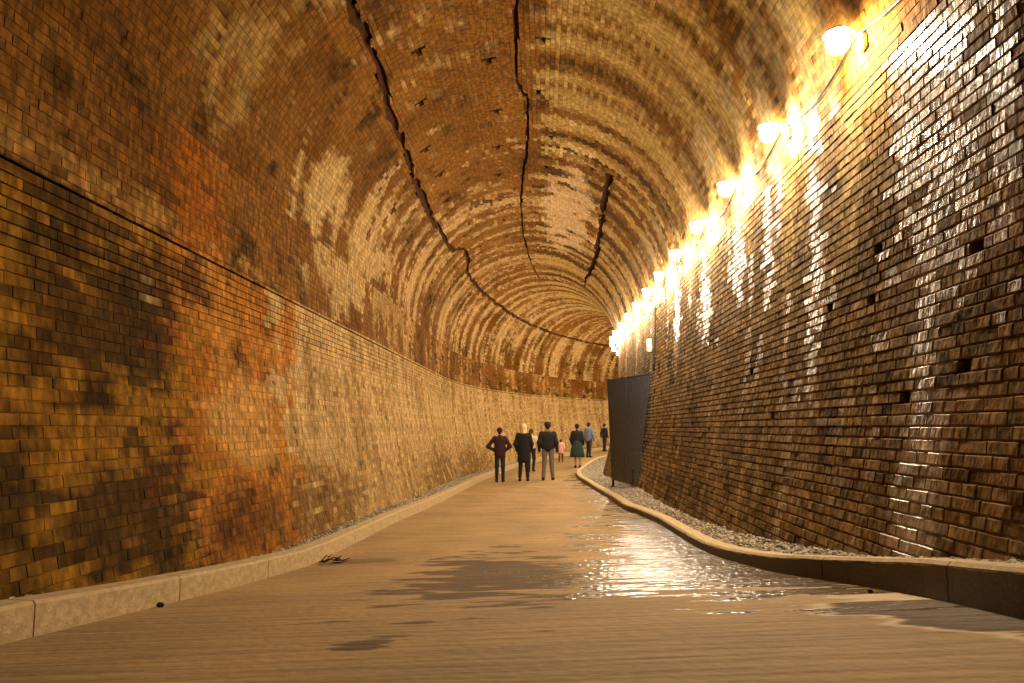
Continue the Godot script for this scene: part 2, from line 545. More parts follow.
func build_walls() -> void:
	var spec := [
		["wall_left", 0, -1.86, SP, 2.4, 42.0, "left brick wall with a ledge, rust runs and grimy patches", "wall"],
		["wall_right", 1, -1.86, SP, 2.3, 29.0, "right brick wall, wet and glistening, under the row of lamps", "wall"],
		["ceiling", 2, -R0 * PI / 2.0, R0 * PI / 2.0, 3.4, 41.0, "curved brick vault with dark cracks along it", "ceiling"]]
	for w in spec:
		var zone: int = w[1]
		var rows := int(round((w[3] - w[2]) / CO))
		var step: float = (w[3] - w[2]) / rows
		var from: float = w[4]
		var to: float = w[5]
		# mortar bed, and the rock face behind it
		var bed := Bag.new()
		var marks := [-7.0, -4.0, -1.0, 1.0]
		var x := from
		while x < to:
			marks.append(x)
			x += 0.11 if x < 14.0 else 0.22
		while x < 46.0:
			marks.append(x)
			x += 0.5
		marks.append(46.0)
		var shade := []      # colours along the previous row
		for r in rows + 1:
			var line := []
			var a: float = w[2] + r * step
			for m in marks:
				var q := lining(zone, m, a)
				var lime := clampf((q.a - 0.45) * 2.0, 0.0, 1.0) if zone == 1 and (m < 4.6 or q.b > 0.2) else 0.0
				var k := (0.7 if zone == 1 else 0.82) if m > from - 0.01 and m < to else 1.0
				line.append(Color(q.r * k, q.g * k, q.b * k).lerp(Color(0.62, 0.56, 0.48), lime * 0.85))
			if r > 0:
				for n in marks.size() - 1:
					var s0: float = marks[n]
					var s1: float = marks[n + 1]
					var sm := (s0 + s1) / 2.0
					var d := (-0.008 if zone == 1 else -0.005) if sm > from and sm < to else -0.003
					var ink := [shade[n], shade[n + 1], line[n + 1], line[n]]
					if sm > from and sm < to:
						var am2 := a - step / 2.0
						if crack_at(zone, sm, am2):
							d = -0.06
							for k in 4:
								ink[k] = Color(0.075, 0.03, 0.01)
						elif hole_at(zone, sm, am2) or (zone == 0 and absf(am2 - JOINT) < step * 0.5):
							d = -0.05
							for k in 4:
								ink[k] = Color(0.08, 0.04, 0.016)
					var p := [skin(zone, s0, a - step, d), skin(zone, s1, a - step, d), skin(zone, s1, a, d), skin(zone, s0, a, d)]
					if zone == 0:
						bed.face(p[3], p[2], p[1], p[0], ink[3], ink[2], ink[1], ink[0])
					else:
						bed.face(p[0], p[1], p[2], p[3], ink[0], ink[1], ink[2], ink[3])
			shade = line
		var mesh := bed.mesh()
		mesh.surface_set_material(0, M.mortar)
		var wall := put(w[0], mesh, null, self)
		tag(wall, w[6], w[7], "", "structure")
		var rock := Bag.new()
		var rs := 24
		var dark := Color(1, 1, 1)
		for r in rs:
			var b0: float = lerpf(w[2], w[3], float(r) / rs)
			var b1: float = lerpf(w[2], w[3], float(r + 1) / rs)
			for n in 60:
				var t0 := -7.0 + n * 53.0 / 60.0
				var t1 := t0 + 53.0 / 60.0
				rock.face(skin(zone, t0, b0, -0.3), skin(zone, t1, b0, -0.3), skin(zone, t1, b1, -0.3), skin(zone, t0, b1, -0.3), dark, dark, dark, dark)
		put("rock_face", rock.mesh(), M.rock, wall)
		# the bricks
		var all := []
		for r in rows:
			var a0: float = w[2] + r * step
			var stretcher := r % 2 == 0
			var unit := 0.216 if stretcher else 0.108
			var s: float = from + (0.054 if stretcher else 0.0) - rng.randf() * 0.02
			while s < to:
				var length := unit
				if rng.randf() < 0.12:
					length = 0.324 - unit
				var s1 := s + length
				var am := a0 + step / 2.0
				var smid := (s + s1) / 2.0
				var gs := 0.002 if zone == 1 else 0.0008
				var ga := 0.0035 if zone == 1 else 0.002
				var slot := zone == 0 and absf(am - JOINT) < step * 0.5
				for cut in cut_holes(zone, s, s1, am):
					var b0: float = cut[0] + gs
					var b1: float = cut[1] - gs
					var top := a0 + step - ga
					var low := a0 + (0.026 if slot else ga)
					var corners := [low, low, top, top]
					if zone == 2:
						corners = trim_to_cracks(b0, b1, corners)
						if corners.is_empty():
							continue
					all.append([b0, b1, a0 + ga, top, corners])
				s = s1
		# those that show largest are bricks of their own
		var near := []
		for n in all.size():
			var b: Array = all[n]
			var c := skin(zone, (b[0] + b[1]) / 2.0, (b[2] + b[3]) / 2.0, 0.0)
			if in_frame(c) and (b[0] < 11.0):
				near.append([c.length() * (1.0 if zone < 2 else 1.0 + 0.6 * absf(cos((b[2]) / R0 - 0.4))) - (b[1] - b[0]) * 3.0, n])
		near.sort()
		var own := {}
		for n in mini(300, near.size()):
			own[near[n][1]] = true
		var bags := [Bag.new(), Bag.new(), Bag.new()]
		var mats := [M.brick_dry, M.brick_damp, M.brick_wet]
		for n in all.size():
			var b: Array = all[n]
			var jit := []
			var rough := 0.0025 if zone == 1 else 0.0012
			for k in 8:
				jit.append(rng.randf_range(-0.3, 1.0) * rough)
			for k in 4:
				jit.append(rng.randf_range(-1.0, 1.0) * (0.0025 if zone == 1 else 0.0012))
			var d := rng.randf_range(-0.003, 0.004) * (1.0 if zone == 1 else 0.5)
			if rng.randf() < 0.06:
				d -= rng.randf() * 0.006
			if zone == 0 and b[3] < JOINT:
				d += 0.02 * clampf((b[3] - 0.9) / 0.5, 0.0, 1.0)
			var sm: float = (b[0] + b[1]) / 2.0
			var am: float = (b[2] + b[3]) / 2.0
			var cols := []
			var own_tone := rng.randf_range(-0.3, 0.3) if zone < 2 else rng.randf_range(-0.12, 0.12)
			var base := lining(zone, sm, am, own_tone)
			var tone := rng.randf_range(0.82, 1.1) if zone == 1 else (rng.randf_range(0.9, 1.1) if zone == 0 else rng.randf_range(0.92, 1.08))
			if rng.randf() < (0.045 if zone == 1 else 0.03) and zone < 2:
				tone *= 0.65
			var red := rng.randf_range(-0.04, 0.04)
			for cr in [[b[0], b[2]], [b[1], b[2]], [b[1], b[3]], [b[0], b[3]]]:
				var q := lining(zone, cr[0], cr[1], own_tone) if sm < 10.0 else base
				cols.append(Color(q.r * tone * (1.0 + red), q.g * tone, q.b * tone * (1.0 - red)))
			var wet: float = base.a + rng.randf_range(-0.05, 0.05)
			var kind := 0 if wet < 0.3 else (1 if wet < 0.58 else 2)
			if own.has(n):
				var bag := Bag.new()
				var c := skin(zone, sm, am, 0.0)
				add_brick(bag, zone, b[0], b[1], b[4], [d, jit, cols], c, true)
				put("brick", bag.mesh(), mats[kind], wall, c)
			else:
				add_brick(bags[kind], zone, b[0], b[1], b[4], [d, jit, cols], Vector3.ZERO, false)
		var rest := ArrayMesh.new()
		var sn := 0
		for k in 3:
			if bags[k].p.size():
				bags[k].add_to(rest)
				rest.surface_set_material(sn, mats[k])
				sn += 1
		var bw := put("brickwork", rest, null, wall)
		bw.set_meta("kind", "stuff")
	# the tunnel's ends, out of sight
	for q in [["wall_back", -7.0, "dark end wall behind the viewer"], ["wall_front", 46.0, "far end wall beyond the bend"]]:
		var st := st_new()
		var ring := []
		for k in 33:
			var t := -PI / 2.0 + PI * k / 32.0
			ring.append([R0 * sin(t) * 1.1, SP + R0 * cos(t) * 1.1])
		ring.push_front([-2.7, -2.2])
		ring.append([2.7, -2.2])
		for l in [0.0, 0.3]:
			var c := pos(q[1] + l, 0, 1)
			for k in ring.size():
				var a: Array = ring[k]
				var b: Array = ring[(k + 1) % ring.size()]
				for p in [c, pos(q[1] + l, a[0], a[1]), pos(q[1] + l, b[0], b[1])]:
					st.add_vertex(p)
		tag(put(q[0], done(st), M.rock, self), q[2], "wall", "", "structure")

# ---------------------------------------------------------------- walkway
func smooth(a: float, b: float, x: float) -> float:
	return smoothstep(a, b, x)

var puddle_edge := [[3.5, 0.9], [3.8, 0.5], [5.0, 0.62], [6.2, 0.8], [7.5, 0.95], [10.0, 1.3], [13.7, 1.42], [18.0, 1.22], [22.0, 1.05], [26.0, 0.85]]

# x: standing water 0..1, y: damp 0..1, z: pale tide mark 0..1
func wetness(s: float, u: float) -> Vector3:
	var streak := na.get_noise_2d(u * 0.8, s * 2.2)
	var fine := nb.get_noise_2d(u * 2.2 + 7.0, s * 7.0)
	var water := 0.0
	if s > 2.9 and s < 27.0:
		var edge := table(puddle_edge, s)
		var v := (u - edge) * 1.8 + streak * 1.6 + fine * 1.5 - maxf(0.0, 4.05 - s - streak * 0.9 - fine * 0.7) * 4.0
		if s > 10.5:
			v -= 0.25
		water = smoothstep(0.0, 0.22, v)
	var damp := water
	var d := 1.0 - Vector2((s - 5.2) / 1.7, (u + 0.02) / 0.75).length() + streak * 0.9 + fine * 0.45
	damp = maxf(damp, smoothstep(0.0, 0.25, d))
	d = 1.0 - Vector2((s - 2.58) / 0.16, (u + 0.35) / 0.17).length() + streak * 0.8 + fine * 0.9
	damp = maxf(damp, smoothstep(0.0, 0.3, d))
	d = 1.0 - Vector2((s - 2.85) / 0.6, (u - 1.98) / 0.33).length() + streak * 0.6 + fine * 0.3
	damp = maxf(damp, smoothstep(0.0, 0.15, d))
	water = maxf(water, smoothstep(0.3, 0.7, d) * 0.12)
	var tide := smoothstep(-0.35, -0.12, d) * (1.0 - smoothstep(-0.04, 0.06, d))
	d = 1.0 - Vector2((s - 6.6) / 0.35, (u + 1.55) / 0.4).length() + streak * 0.7
	damp = maxf(damp, smoothstep(0.0, 0.4, d) * 0.6)
	return Vector3(water, damp, tide)

func build_floor() -> void:
	var root := node("floor", Vector3.ZERO)
	tag(root, "brushed concrete walkway with damp patches and a shining wet strip", "floor", "", "structure")
	for part in [[-7.0, 1.0, 0, 0], [1.0, 11.0, 512, 1024], [11.0, 46.0, 256, 512]]:
		var s0: float = part[0]
		var s1: float = part[1]
		var w: int = part[2]
		var hgt: int = part[3]
		var mat: StandardMaterial3D = M.concrete
		if w:
			var col := PackedByteArray()
			var rou := PackedByteArray()
			var bmp := PackedByteArray()
			col.resize(w * hgt * 3)
			rou.resize(w * hgt)
			bmp.resize(w * hgt)
			for y in hgt:
				var s := lerpf(s0, s1, (y + 0.5) / hgt)
				for x in w:
					var u := lerpf(-2.6, 2.6, (x + 0.5) / w)
					var q := wetness(s, u)
					var broom := nc.get_noise_2d(u * 0.7, s * 13.0)
					var blot := na.get_noise_2d(u * 0.9 + 40.0, s * 0.8)
					var grit := nb.get_noise_2d(u * 15.0, s * 15.0)
					var t := 0.85 + broom * 0.22 + blot * 0.2 + grit * 0.16
					var r := 0.36 * t
					var g := 0.22 * t
					var b := 0.073 * t
					r = lerpf(r, 0.6, q.z * 0.6)
					g = lerpf(g, 0.45, q.z * 0.6)
					b = lerpf(b, 0.28, q.z * 0.6)
					var k := 1.0 - 0.7 * q.y
					var i := (y * w + x)
					col[i * 3] = int(255.0 * pow(clampf(r * k, 0, 1), 1 / 2.2))
					col[i * 3 + 1] = int(255.0 * pow(clampf(g * k * (1.0 - 0.1 * q.y), 0, 1), 1 / 2.2))
					col[i * 3 + 2] = int(255.0 * pow(clampf(b * k * (1.0 - 0.4 * q.y), 0, 1), 1 / 2.2))
					rou[i] = int(255.0 * clampf(lerpf(lerpf(0.92, 0.97, q.y), 0.19 + 0.15 * absf(broom), q.x), 0, 1))
					bmp[i] = int(255.0 * clampf(0.5 + (broom * 0.35 + grit * 0.2) * (1.0 + 0.9 * q.x), 0, 1))
			mat = StandardMaterial3D.new()
			mat.resource_name = "brushed_concrete"
			mat.albedo_texture = ImageTexture.create_from_image(Image.create_from_data(w, hgt, false, Image.FORMAT_RGB8, col))
			mat.roughness_texture = ImageTexture.create_from_image(Image.create_from_data(w, hgt, false, Image.FORMAT_L8, rou))
			mat.roughness = 1.0
			var bi := Image.create_from_data(w, hgt, false, Image.FORMAT_L8, bmp)
			bi.convert(Image.FORMAT_RGBA8)
			bi.bump_map_to_normal_map(3.0)
			mat.normal_enabled = true
			mat.normal_texture = ImageTexture.create_from_image(bi)
			mat.normal_scale = 0.5
			mat.texture_repeat = false
		var st := SurfaceTool.new()
		st.begin(Mesh.PRIMITIVE_TRIANGLES)
		st.set_smooth_group(0)
		var ns := int((s1 - s0) / 0.2)
		var nu := 12
		for i in ns:
			for k in nu:
				for c in [[i, k], [i, k + 1], [i + 1, k + 1], [i, k], [i + 1, k + 1], [i + 1, k]]:
					var s := lerpf(s0, s1, float(c[0]) / ns)
					var u := lerpf(-2.6, 2.6, float(c[1]) / nu)
					st.set_uv(Vector2(float(c[1]) / nu, float(c[0]) / ns))
					st.add_vertex(pos(s, u, ground(s, u)))
		st.generate_normals()
		st.generate_tangents()
		put("slab", st.commit(), mat, root)
	# the ground that carries it
	var under := st_new()
	for i in 53:
		var a := -7.0 + i
		for lay in [0.25]:
			quad(under, pos(a, -2.6, ground(a, -2.6) - lay), pos(a + 1, -2.6, ground(a + 1, -2.6) - lay), pos(a + 1, 2.6, ground(a + 1, 2.6) - lay), pos(a, 2.6, ground(a, 2.6) - lay))
	put("footing", done(under), M.rock, root)

func build_curbs() -> void:
	for q in [["trim_1", left_curb, -1.0, "pale concrete curb along the left wall", [[0.0, 0.17], [5.0, 0.16], [40.0, 0.15]]], ["trim_2", right_curb, 1.0, "concrete curb curving along the right wall, pale on top, shade painted into its dark wet face", [[2.5, 0.19], [3.5, 0.17], [4.4, 0.14], [5.5, 0.105], [7.0, 0.09], [12.0, 0.1], [40.0, 0.12]]]]:
		var root := node(q[0], Vector3.ZERO)
		tag(root, q[3], "curb", "", "structure")
		var t: Array = q[1]
		var sg: float = q[2]
		var s := -3.0
		while s < 40.0:
			var s1 := s + 1.22
			var rings := []
			var n := 6
			for i in n + 1:
				var x := lerpf(s + 0.004, s1 - 0.004, float(i) / n)
				var u := table(t, x - 0.25) * 0.25 + table(t, x) * 0.5 + table(t, x + 0.25) * 0.25
				var y := ground(x, u)
				var top: float = y + table(q[4], x) + nb.get_noise_2d(x * 1.5, 4.0 + sg) * 0.006
				var ring := []
				ring.append(pos(x, u, y - 0.1))
				ring.append(pos(x, u + sg * (0.006 + 0.008 * na.get_noise_2d(x * 3.0, sg)), top - 0.018))
				ring.append(pos(x, u + sg * 0.022, top))
				ring.append(pos(x, u + sg * 0.16, top + 0.004))
				ring.append(pos(x, u + sg * 0.178, top - 0.015))
				ring.append(pos(x, u + sg * 0.178, y - 0.1))
				rings.append(ring)
			var st := st_new()
			loft(st, rings, true)
			var seg := put("curb_segment", done(st), M.concrete, root)
			if sg > 0.0:    # shade painted over the wet face: a dark strip up to a ragged line
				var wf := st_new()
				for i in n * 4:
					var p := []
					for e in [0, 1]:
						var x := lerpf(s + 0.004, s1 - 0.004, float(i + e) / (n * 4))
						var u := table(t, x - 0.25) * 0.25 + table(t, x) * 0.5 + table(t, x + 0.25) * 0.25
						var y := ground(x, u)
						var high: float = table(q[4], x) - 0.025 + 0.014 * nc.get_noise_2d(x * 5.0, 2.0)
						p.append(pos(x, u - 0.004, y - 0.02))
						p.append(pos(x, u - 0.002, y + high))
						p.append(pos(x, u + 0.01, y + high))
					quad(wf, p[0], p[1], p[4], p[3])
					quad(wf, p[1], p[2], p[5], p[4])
				put("shaded_wet_face", done(wf), M.shaded_wet_face, seg)
			s = s1

var right_height := [[2.5, 0.19], [3.5, 0.17], [4.4, 0.14], [5.5, 0.105], [7.0, 0.09], [12.0, 0.1], [40.0, 0.12]]
var left_gravel := [[3.18, -0.85], [3.87, -0.96], [4.95, -1.11], [6.9, -1.22], [9.3, -1.25], [13.6, -1.37], [22.7, -1.55], [26.6, -1.55], [31.0, -1.3], [35.4, -1.03], [40.0, -0.8], [48.0, -0.45]]
var right_gravel := [[2.5, -0.56], [3.0, -0.62], [3.56, -0.72], [4.37, -0.82], [5.7, -0.96], [6.73, -1.06], [8.3, -1.14], [11.0, -1.22], [13.2, -1.2], [16.0, -1.32], [20.0, -1.45], [24.0, -1.46], [28.0, -1.36], [35.0, -0.98], [40.0, -0.7], [48.0, -0.4]]

func gravel_top(side: int, s: float, t: float) -> Vector3:
	# t 0 at the curb, 1 at the wall
	var cu := table(left_curb, s) - 0.17 if side == 0 else table(right_curb, s) + 0.17
	var y := ground(s, cu) + (0.13 if side == 0 else table(right_height, s) - 0.02)
	var wy := maxf(y, table(left_gravel if side == 0 else right_gravel, s))
	var wu := half_width(wy) * (-1.0 if side == 0 else 1.0)
	var u := lerpf(cu, wu, t)
	return pos(s, u, lerpf(y, wy, t) + 0.02 * nb.get_noise_2d(s * 1.2, t * 2.0 + side * 5.0) * t)

func pebble(seed_: int) -> ArrayMesh:
	var r := RandomNumberGenerator.new()
	r.seed = seed_
	var st := st_new()
	var rings := []
	for l in [[0.45, -0.5], [1.0, -0.05], [0.6, 0.5]]:
		var ring := []
		for k in 5:
			var a := TAU * k / 5 + r.randf() * 0.5
			var q: float = l[0] * r.randf_range(0.75, 1.1)
			ring.append(Vector3(cos(a) * q, l[1] + r.randf_range(-0.12, 0.12), sin(a) * q * 0.75))
		rings.append(ring)
	loft(st, rings, true)
	return done(st)

func build_gravel() -> void:
	for side in 2:
		var root := node(numbered("gravel_strip"), Vector3.ZERO)
		tag(root, ["strip of loose grey gravel between the left wall and its curb", "strip of loose grey gravel between the right wall and its curb"][side], "gravel", "", "stuff")
		var st := st_new()
		var s := -6.2
		while s < 45.0:
			var e := s + 0.3
			for k in 4:
				quad(st, gravel_top(side, s, k / 4.0), gravel_top(side, e, k / 4.0), gravel_top(side, e, (k + 1) / 4.0), gravel_top(side, s, (k + 1) / 4.0))
			s = e
		put("gravel_ground", done(st), M.gravel_bed, root)
		for v in 3:
			var mm := MultiMesh.new()
			mm.transform_format = MultiMesh.TRANSFORM_3D
			mm.use_colors = true
			var m := pebble(90 + v)
			m.surface_set_material(0, M.gravel_stone)
			mm.mesh = m
			var spots := []
			for k in 6500:
				var f := rng.randf()
				var x := 2.2 + 30.0 * f * f
				var a := gravel_top(side, x, 0.0)
				var b := gravel_top(side, x, 1.0)
				var width := a.distance_to(b)
				if rng.randf() * 0.7 < width:
					spots.append([x, rng.randf()])
			mm.instance_count = spots.size()
			for k in spots.size():
				var sz := rng.randf_range(0.012, 0.03)
				var p := gravel_top(side, spots[k][0], spots[k][1])
				var basis := Basis.from_euler(Vector3(rng.randf_range(-0.5, 0.5), rng.randf() * TAU, rng.randf_range(-0.5, 0.5))).scaled(Vector3(sz, sz * 0.75, sz))
				mm.set_instance_transform(k, Transform3D(basis, p + Vector3(0, sz * 0.25, 0)))
				var g := rng.randf_range(0.16, 0.55)
				mm.set_instance_color(k, Color(g, g * 0.82, g * 0.58))
			var o := MultiMeshInstance3D.new()
			o.name = "stones"
			o.multimesh = mm
			root.add_child(o, true)
			o.set_meta("kind", "stuff")

# ---------------------------------------------------------------- lamps
var lamp_meshes := {}
func wall_lamp(i: int) -> void:
	var s := lamp_s[i]
	if lamp_meshes.is_empty():
		lamp_meshes.box = box_mesh(Vector3(0.05, 0.12, 0.09), 0.01)
		lamp_meshes.arm = tube([Vector3(0, 0.055, 0), Vector3(-0.06, 0.09, 0), Vector3(-0.13, 0.1, 0), Vector3(-0.19, 0.095, 0)], [0.014], 8)
		lamp_meshes.hood = lathe([[0.015, 0.115], [0.035, 0.11], [0.05, 0.098], [0.095, 0.085], [0.1, 0.075], [0.096, 0.07], [0.04, 0.075]], 20)
		lamp_meshes.collar = lathe([[0.036, 0.085], [0.042, 0.08], [0.042, 0.058], [0.036, 0.054]], 16)
		lamp_meshes.globe = lathe([[0.02, 0.068], [0.05, 0.064], [0.072, 0.045], [0.083, 0.015], [0.083, -0.015], [0.072, -0.048], [0.048, -0.072], [0.02, -0.083]], 20)
	var turn := heading(s)
	var wu := half_width(LAMP_H)
	var t := thing("wall_lamp", "", "lamp", pos(s, LAMP_U, LAMP_H), turn, "row of lamps along the right wall")
	var order := ["nearest", "second nearest", "third nearest", "fourth nearest", "fifth nearest", "sixth nearest", "seventh nearest", "eighth nearest", "ninth nearest", "tenth nearest", "eleventh nearest", "twelfth nearest", "thirteenth nearest", "fourteenth nearest"]
	if i < order.size():
		t.set_meta("label", "glowing round wall lamp with hood, %s in the row on the right wall" % order[i])
	else:
		t.set_meta("label", "wall lamp beyond the bend, hidden by the right wall")
	put("mounting_box", lamp_meshes.box, M.lamp_metal, t, Vector3(wu - LAMP_U - 0.028, 0.0, 0))
	put("arm", lamp_meshes.arm, M.lamp_metal, t, Vector3(wu - LAMP_U - 0.03, 0.0, 0))
	put("hood", lamp_meshes.hood, M.lamp_metal, t)
	put("collar", lamp_meshes.collar, M.lamp_metal, t)
	put("globe", lamp_meshes.globe, M.lit_globe, t)
	var l := OmniLight3D.new()
	l.name = "lamp_light"
	l.light_color = Color(1.0, 0.915, 0.785)
	l.light_energy = 4.4
	l.light_size = 0.08
	l.omni_range = 60.0
	l.omni_attenuation = 2.0
	l.shadow_enabled = true
	t.add_child(l)
	l.position = Vector3(0, -0.01, 0)

func cables() -> void:
	var t := thing("power_cable", "thin black cable looping along the right wall from lamp to lamp", "cable", pos(4.0, 2.7, 3.4))
	var pts := []
	for i in 13:
		var s: float = lamp_s[i]
		for k in 8:
			var f := k / 8.0
			var x := s - 1.5 + 1.5 * f + 0.05
			var h := LAMP_H + 0.09 - 0.12 * sin(f * PI)
			pts.append(pos(x, half_width(h) - 0.03, h) - t.position)
	put("wire", tube(pts, [0.009], 5), M.cable, t)

# ---------------------------------------------------------------- the dark screen by the right wall and the fittings on the wall
func gate() -> void:
	# corners in tunnel metres: foot and head at the walkway end, then at the wall
	var a := pos(15.55, 1.97, -1.36)
	var t := thing("screen_panel", "tall dark grey screen standing from curb to right wall", "screen", a)
	var far_low := pos(13.45, 2.25, -1.12)
	var far_high := pos(14.15, 2.69, 1.17)
	var head := pos(15.55, 1.9, 1.14)
	var low := a + Vector3(0, 0.13, 0)
	var along := (far_high - head).normalized()
	var out := Vector3(along.z, 0, -along.x).normalized() * 0.02
	# two sheets that meet in a seam
	var cuts := [[0.0, 0.49], [0.5, 1.0]]
	for c in cuts:
		var st := SurfaceTool.new()
		st.begin(Mesh.PRIMITIVE_TRIANGLES)
		st.set_smooth_group(0)
		var off: Vector3 = out if c[0] == 0.0 else out * 0.6
		var at := func(f: float, v: float, side: float) -> Vector3:
			var x := lerpf(c[0], c[1], f)
			return low.lerp(far_low + Vector3(0, 0.02, 0), x).lerp(head.lerp(far_high, x), v) - a + off * side
		for fi in 6:
			for vi in 10:
				var f0 := fi / 6.0
				var f1 := (fi + 1) / 6.0
				var v0 := vi / 10.0
				var v1 := (vi + 1) / 10.0
				quad(st, at.call(f0, v0, 1), at.call(f1, v0, 1), at.call(f1, v1, 1), at.call(f0, v1, 1))
				quad(st, at.call(f1, v0, -1), at.call(f0, v0, -1), at.call(f0, v1, -1), at.call(f1, v1, -1))
		st.set_smooth_group(-1)
		for e in [[0.0, 0.0, 1.0, 0.0], [1.0, 0.0, 1.0, 1.0], [1.0, 1.0, 0.0, 1.0], [0.0, 1.0, 0.0, 0.0]]:
			quad(st, at.call(e[0], e[1], -1), at.call(e[2], e[3], -1), at.call(e[2], e[3], 1), at.call(e[0], e[1], 1))
		put("sheet", done(st), M.panel, t)
	put("post", tube([Vector3(0.01, -0.02, 0.03), head - a + Vector3(0.01, 0.02, 0.03)], [0.03], 8, false), M.dark_metal, t)
	put("foot_plate", box_mesh(Vector3(0.16, 0.02, 0.16), 0.004), M.dark_metal, t, Vector3(0.02, 0.0, 0.03))
	var leg := far_low - a - Vector3(0.1, 0, 0)
	put("leg", tube([leg + Vector3(0, -0.06, 0.02), leg + Vector3(0, 0.3, 0.02)], [0.02], 6, false), M.dark_metal, t)
	put("top_rail", tube([head - a, far_high - a], [0.022], 6, false), M.dark_metal, t)

func boxes() -> void:
	var h := 1.82
	var s := 14.3
	var t := thing("junction_box", "small white electrical box on the right wall above the dark screen", "electrical box", pos(s, half_width(h) - 0.062, h), 0.0)
	put("case", box_mesh(Vector3(0.1, 0.3, 0.16), 0.012), M.white_box, t)
	put("cover", box_mesh(Vector3(0.012, 0.25, 0.12), 0.004), M.white_box, t, Vector3(-0.054, 0, 0))
	put("gland", lathe([[0.03, 0.0], [0.03, 0.05], [0.02, 0.06]], 10), M.dark_metal, t, Vector3(0, 0.145, 0))
	var c := thing("conduit", "dark upright conduit on the right wall behind the white box", "pipe", pos(13.7, half_width(1.2) - 0.03, 1.2))
	var pts := []
	for k in 9:
		var y := 1.2 + k * 0.19
		pts.append(pos(13.7, half_width(y) - 0.03, y) - c.position)
	put("pipe", tube(pts, [0.018], 8), M.dark_metal, c)
	for y in [1.5, 2.05, 2.55]:
		put("clip", box_mesh(Vector3(0.05, 0.03, 0.07), 0.006), M.dark_metal, c, pos(13.7, half_width(y) - 0.022, y) - c.position)

func small_things() -> void:
	var s := thing("leaning_stick", "thin pale stick leaning against the left wall's foot", "stick", gravel_top(0, 17.4, 0.55))
	var top := pos(17.5, -half_width(-0.95) + 0.03, -0.95) - s.position
	put("rod", tube([Vector3(0, -0.02, 0), top * 0.5, top], [0.016, 0.014, 0.012], 6), M.pale_wood, s)
	s = thing("marker_stake", "short pale stake upright in the left gravel strip", "stake", gravel_top(0, 12.9, 0.6))
	put("stake", tube([Vector3(0, -0.03, 0), Vector3(0.005, 0.17, 0), Vector3(0.005, 0.2, 0)], [0.016, 0.016, 0.006], 6), M.pale_wood, s)
	var w := pos(6.5, -1.86, ground(6.5, -1.86))
	s = thing("twig_litter", "dark twigs lying against the left curb", "twigs", w)
	for k in 9:
		var a := rng.randf_range(-0.5, 0.5) + (0.0 if k % 2 else 0.6)
		var l := rng.randf_range(0.08, 0.19)
		var from := Vector3(rng.randf_range(-0.06, 0.12), 0.008 + rng.randf() * 0.02, rng.randf_range(-0.08, 0.08))
		put("twig", tube([from, from + Vector3(cos(a) * l * 0.5, rng.randf() * 0.05, sin(a) * l * 0.5), from + Vector3(cos(a) * l, rng.randf() * 0.09, sin(a) * l)], [0.007, 0.006, 0.003], 5), M.twig, s)
	for q in [[4.05, -2.05, 0.03, "small dark stone at the foot of the left curb"], [3.55, 2.02, 0.02, "small dark stone near the foot of the right curb"]]:
		var m := put(numbered("stone"), pebble(3), M.dark_stone, self, pos(q[0], q[1], ground(q[0], q[1]) + q[2] * 0.4))
		m.scale = Vector3.ONE * q[2]
		tag(m, q[3], "stone")

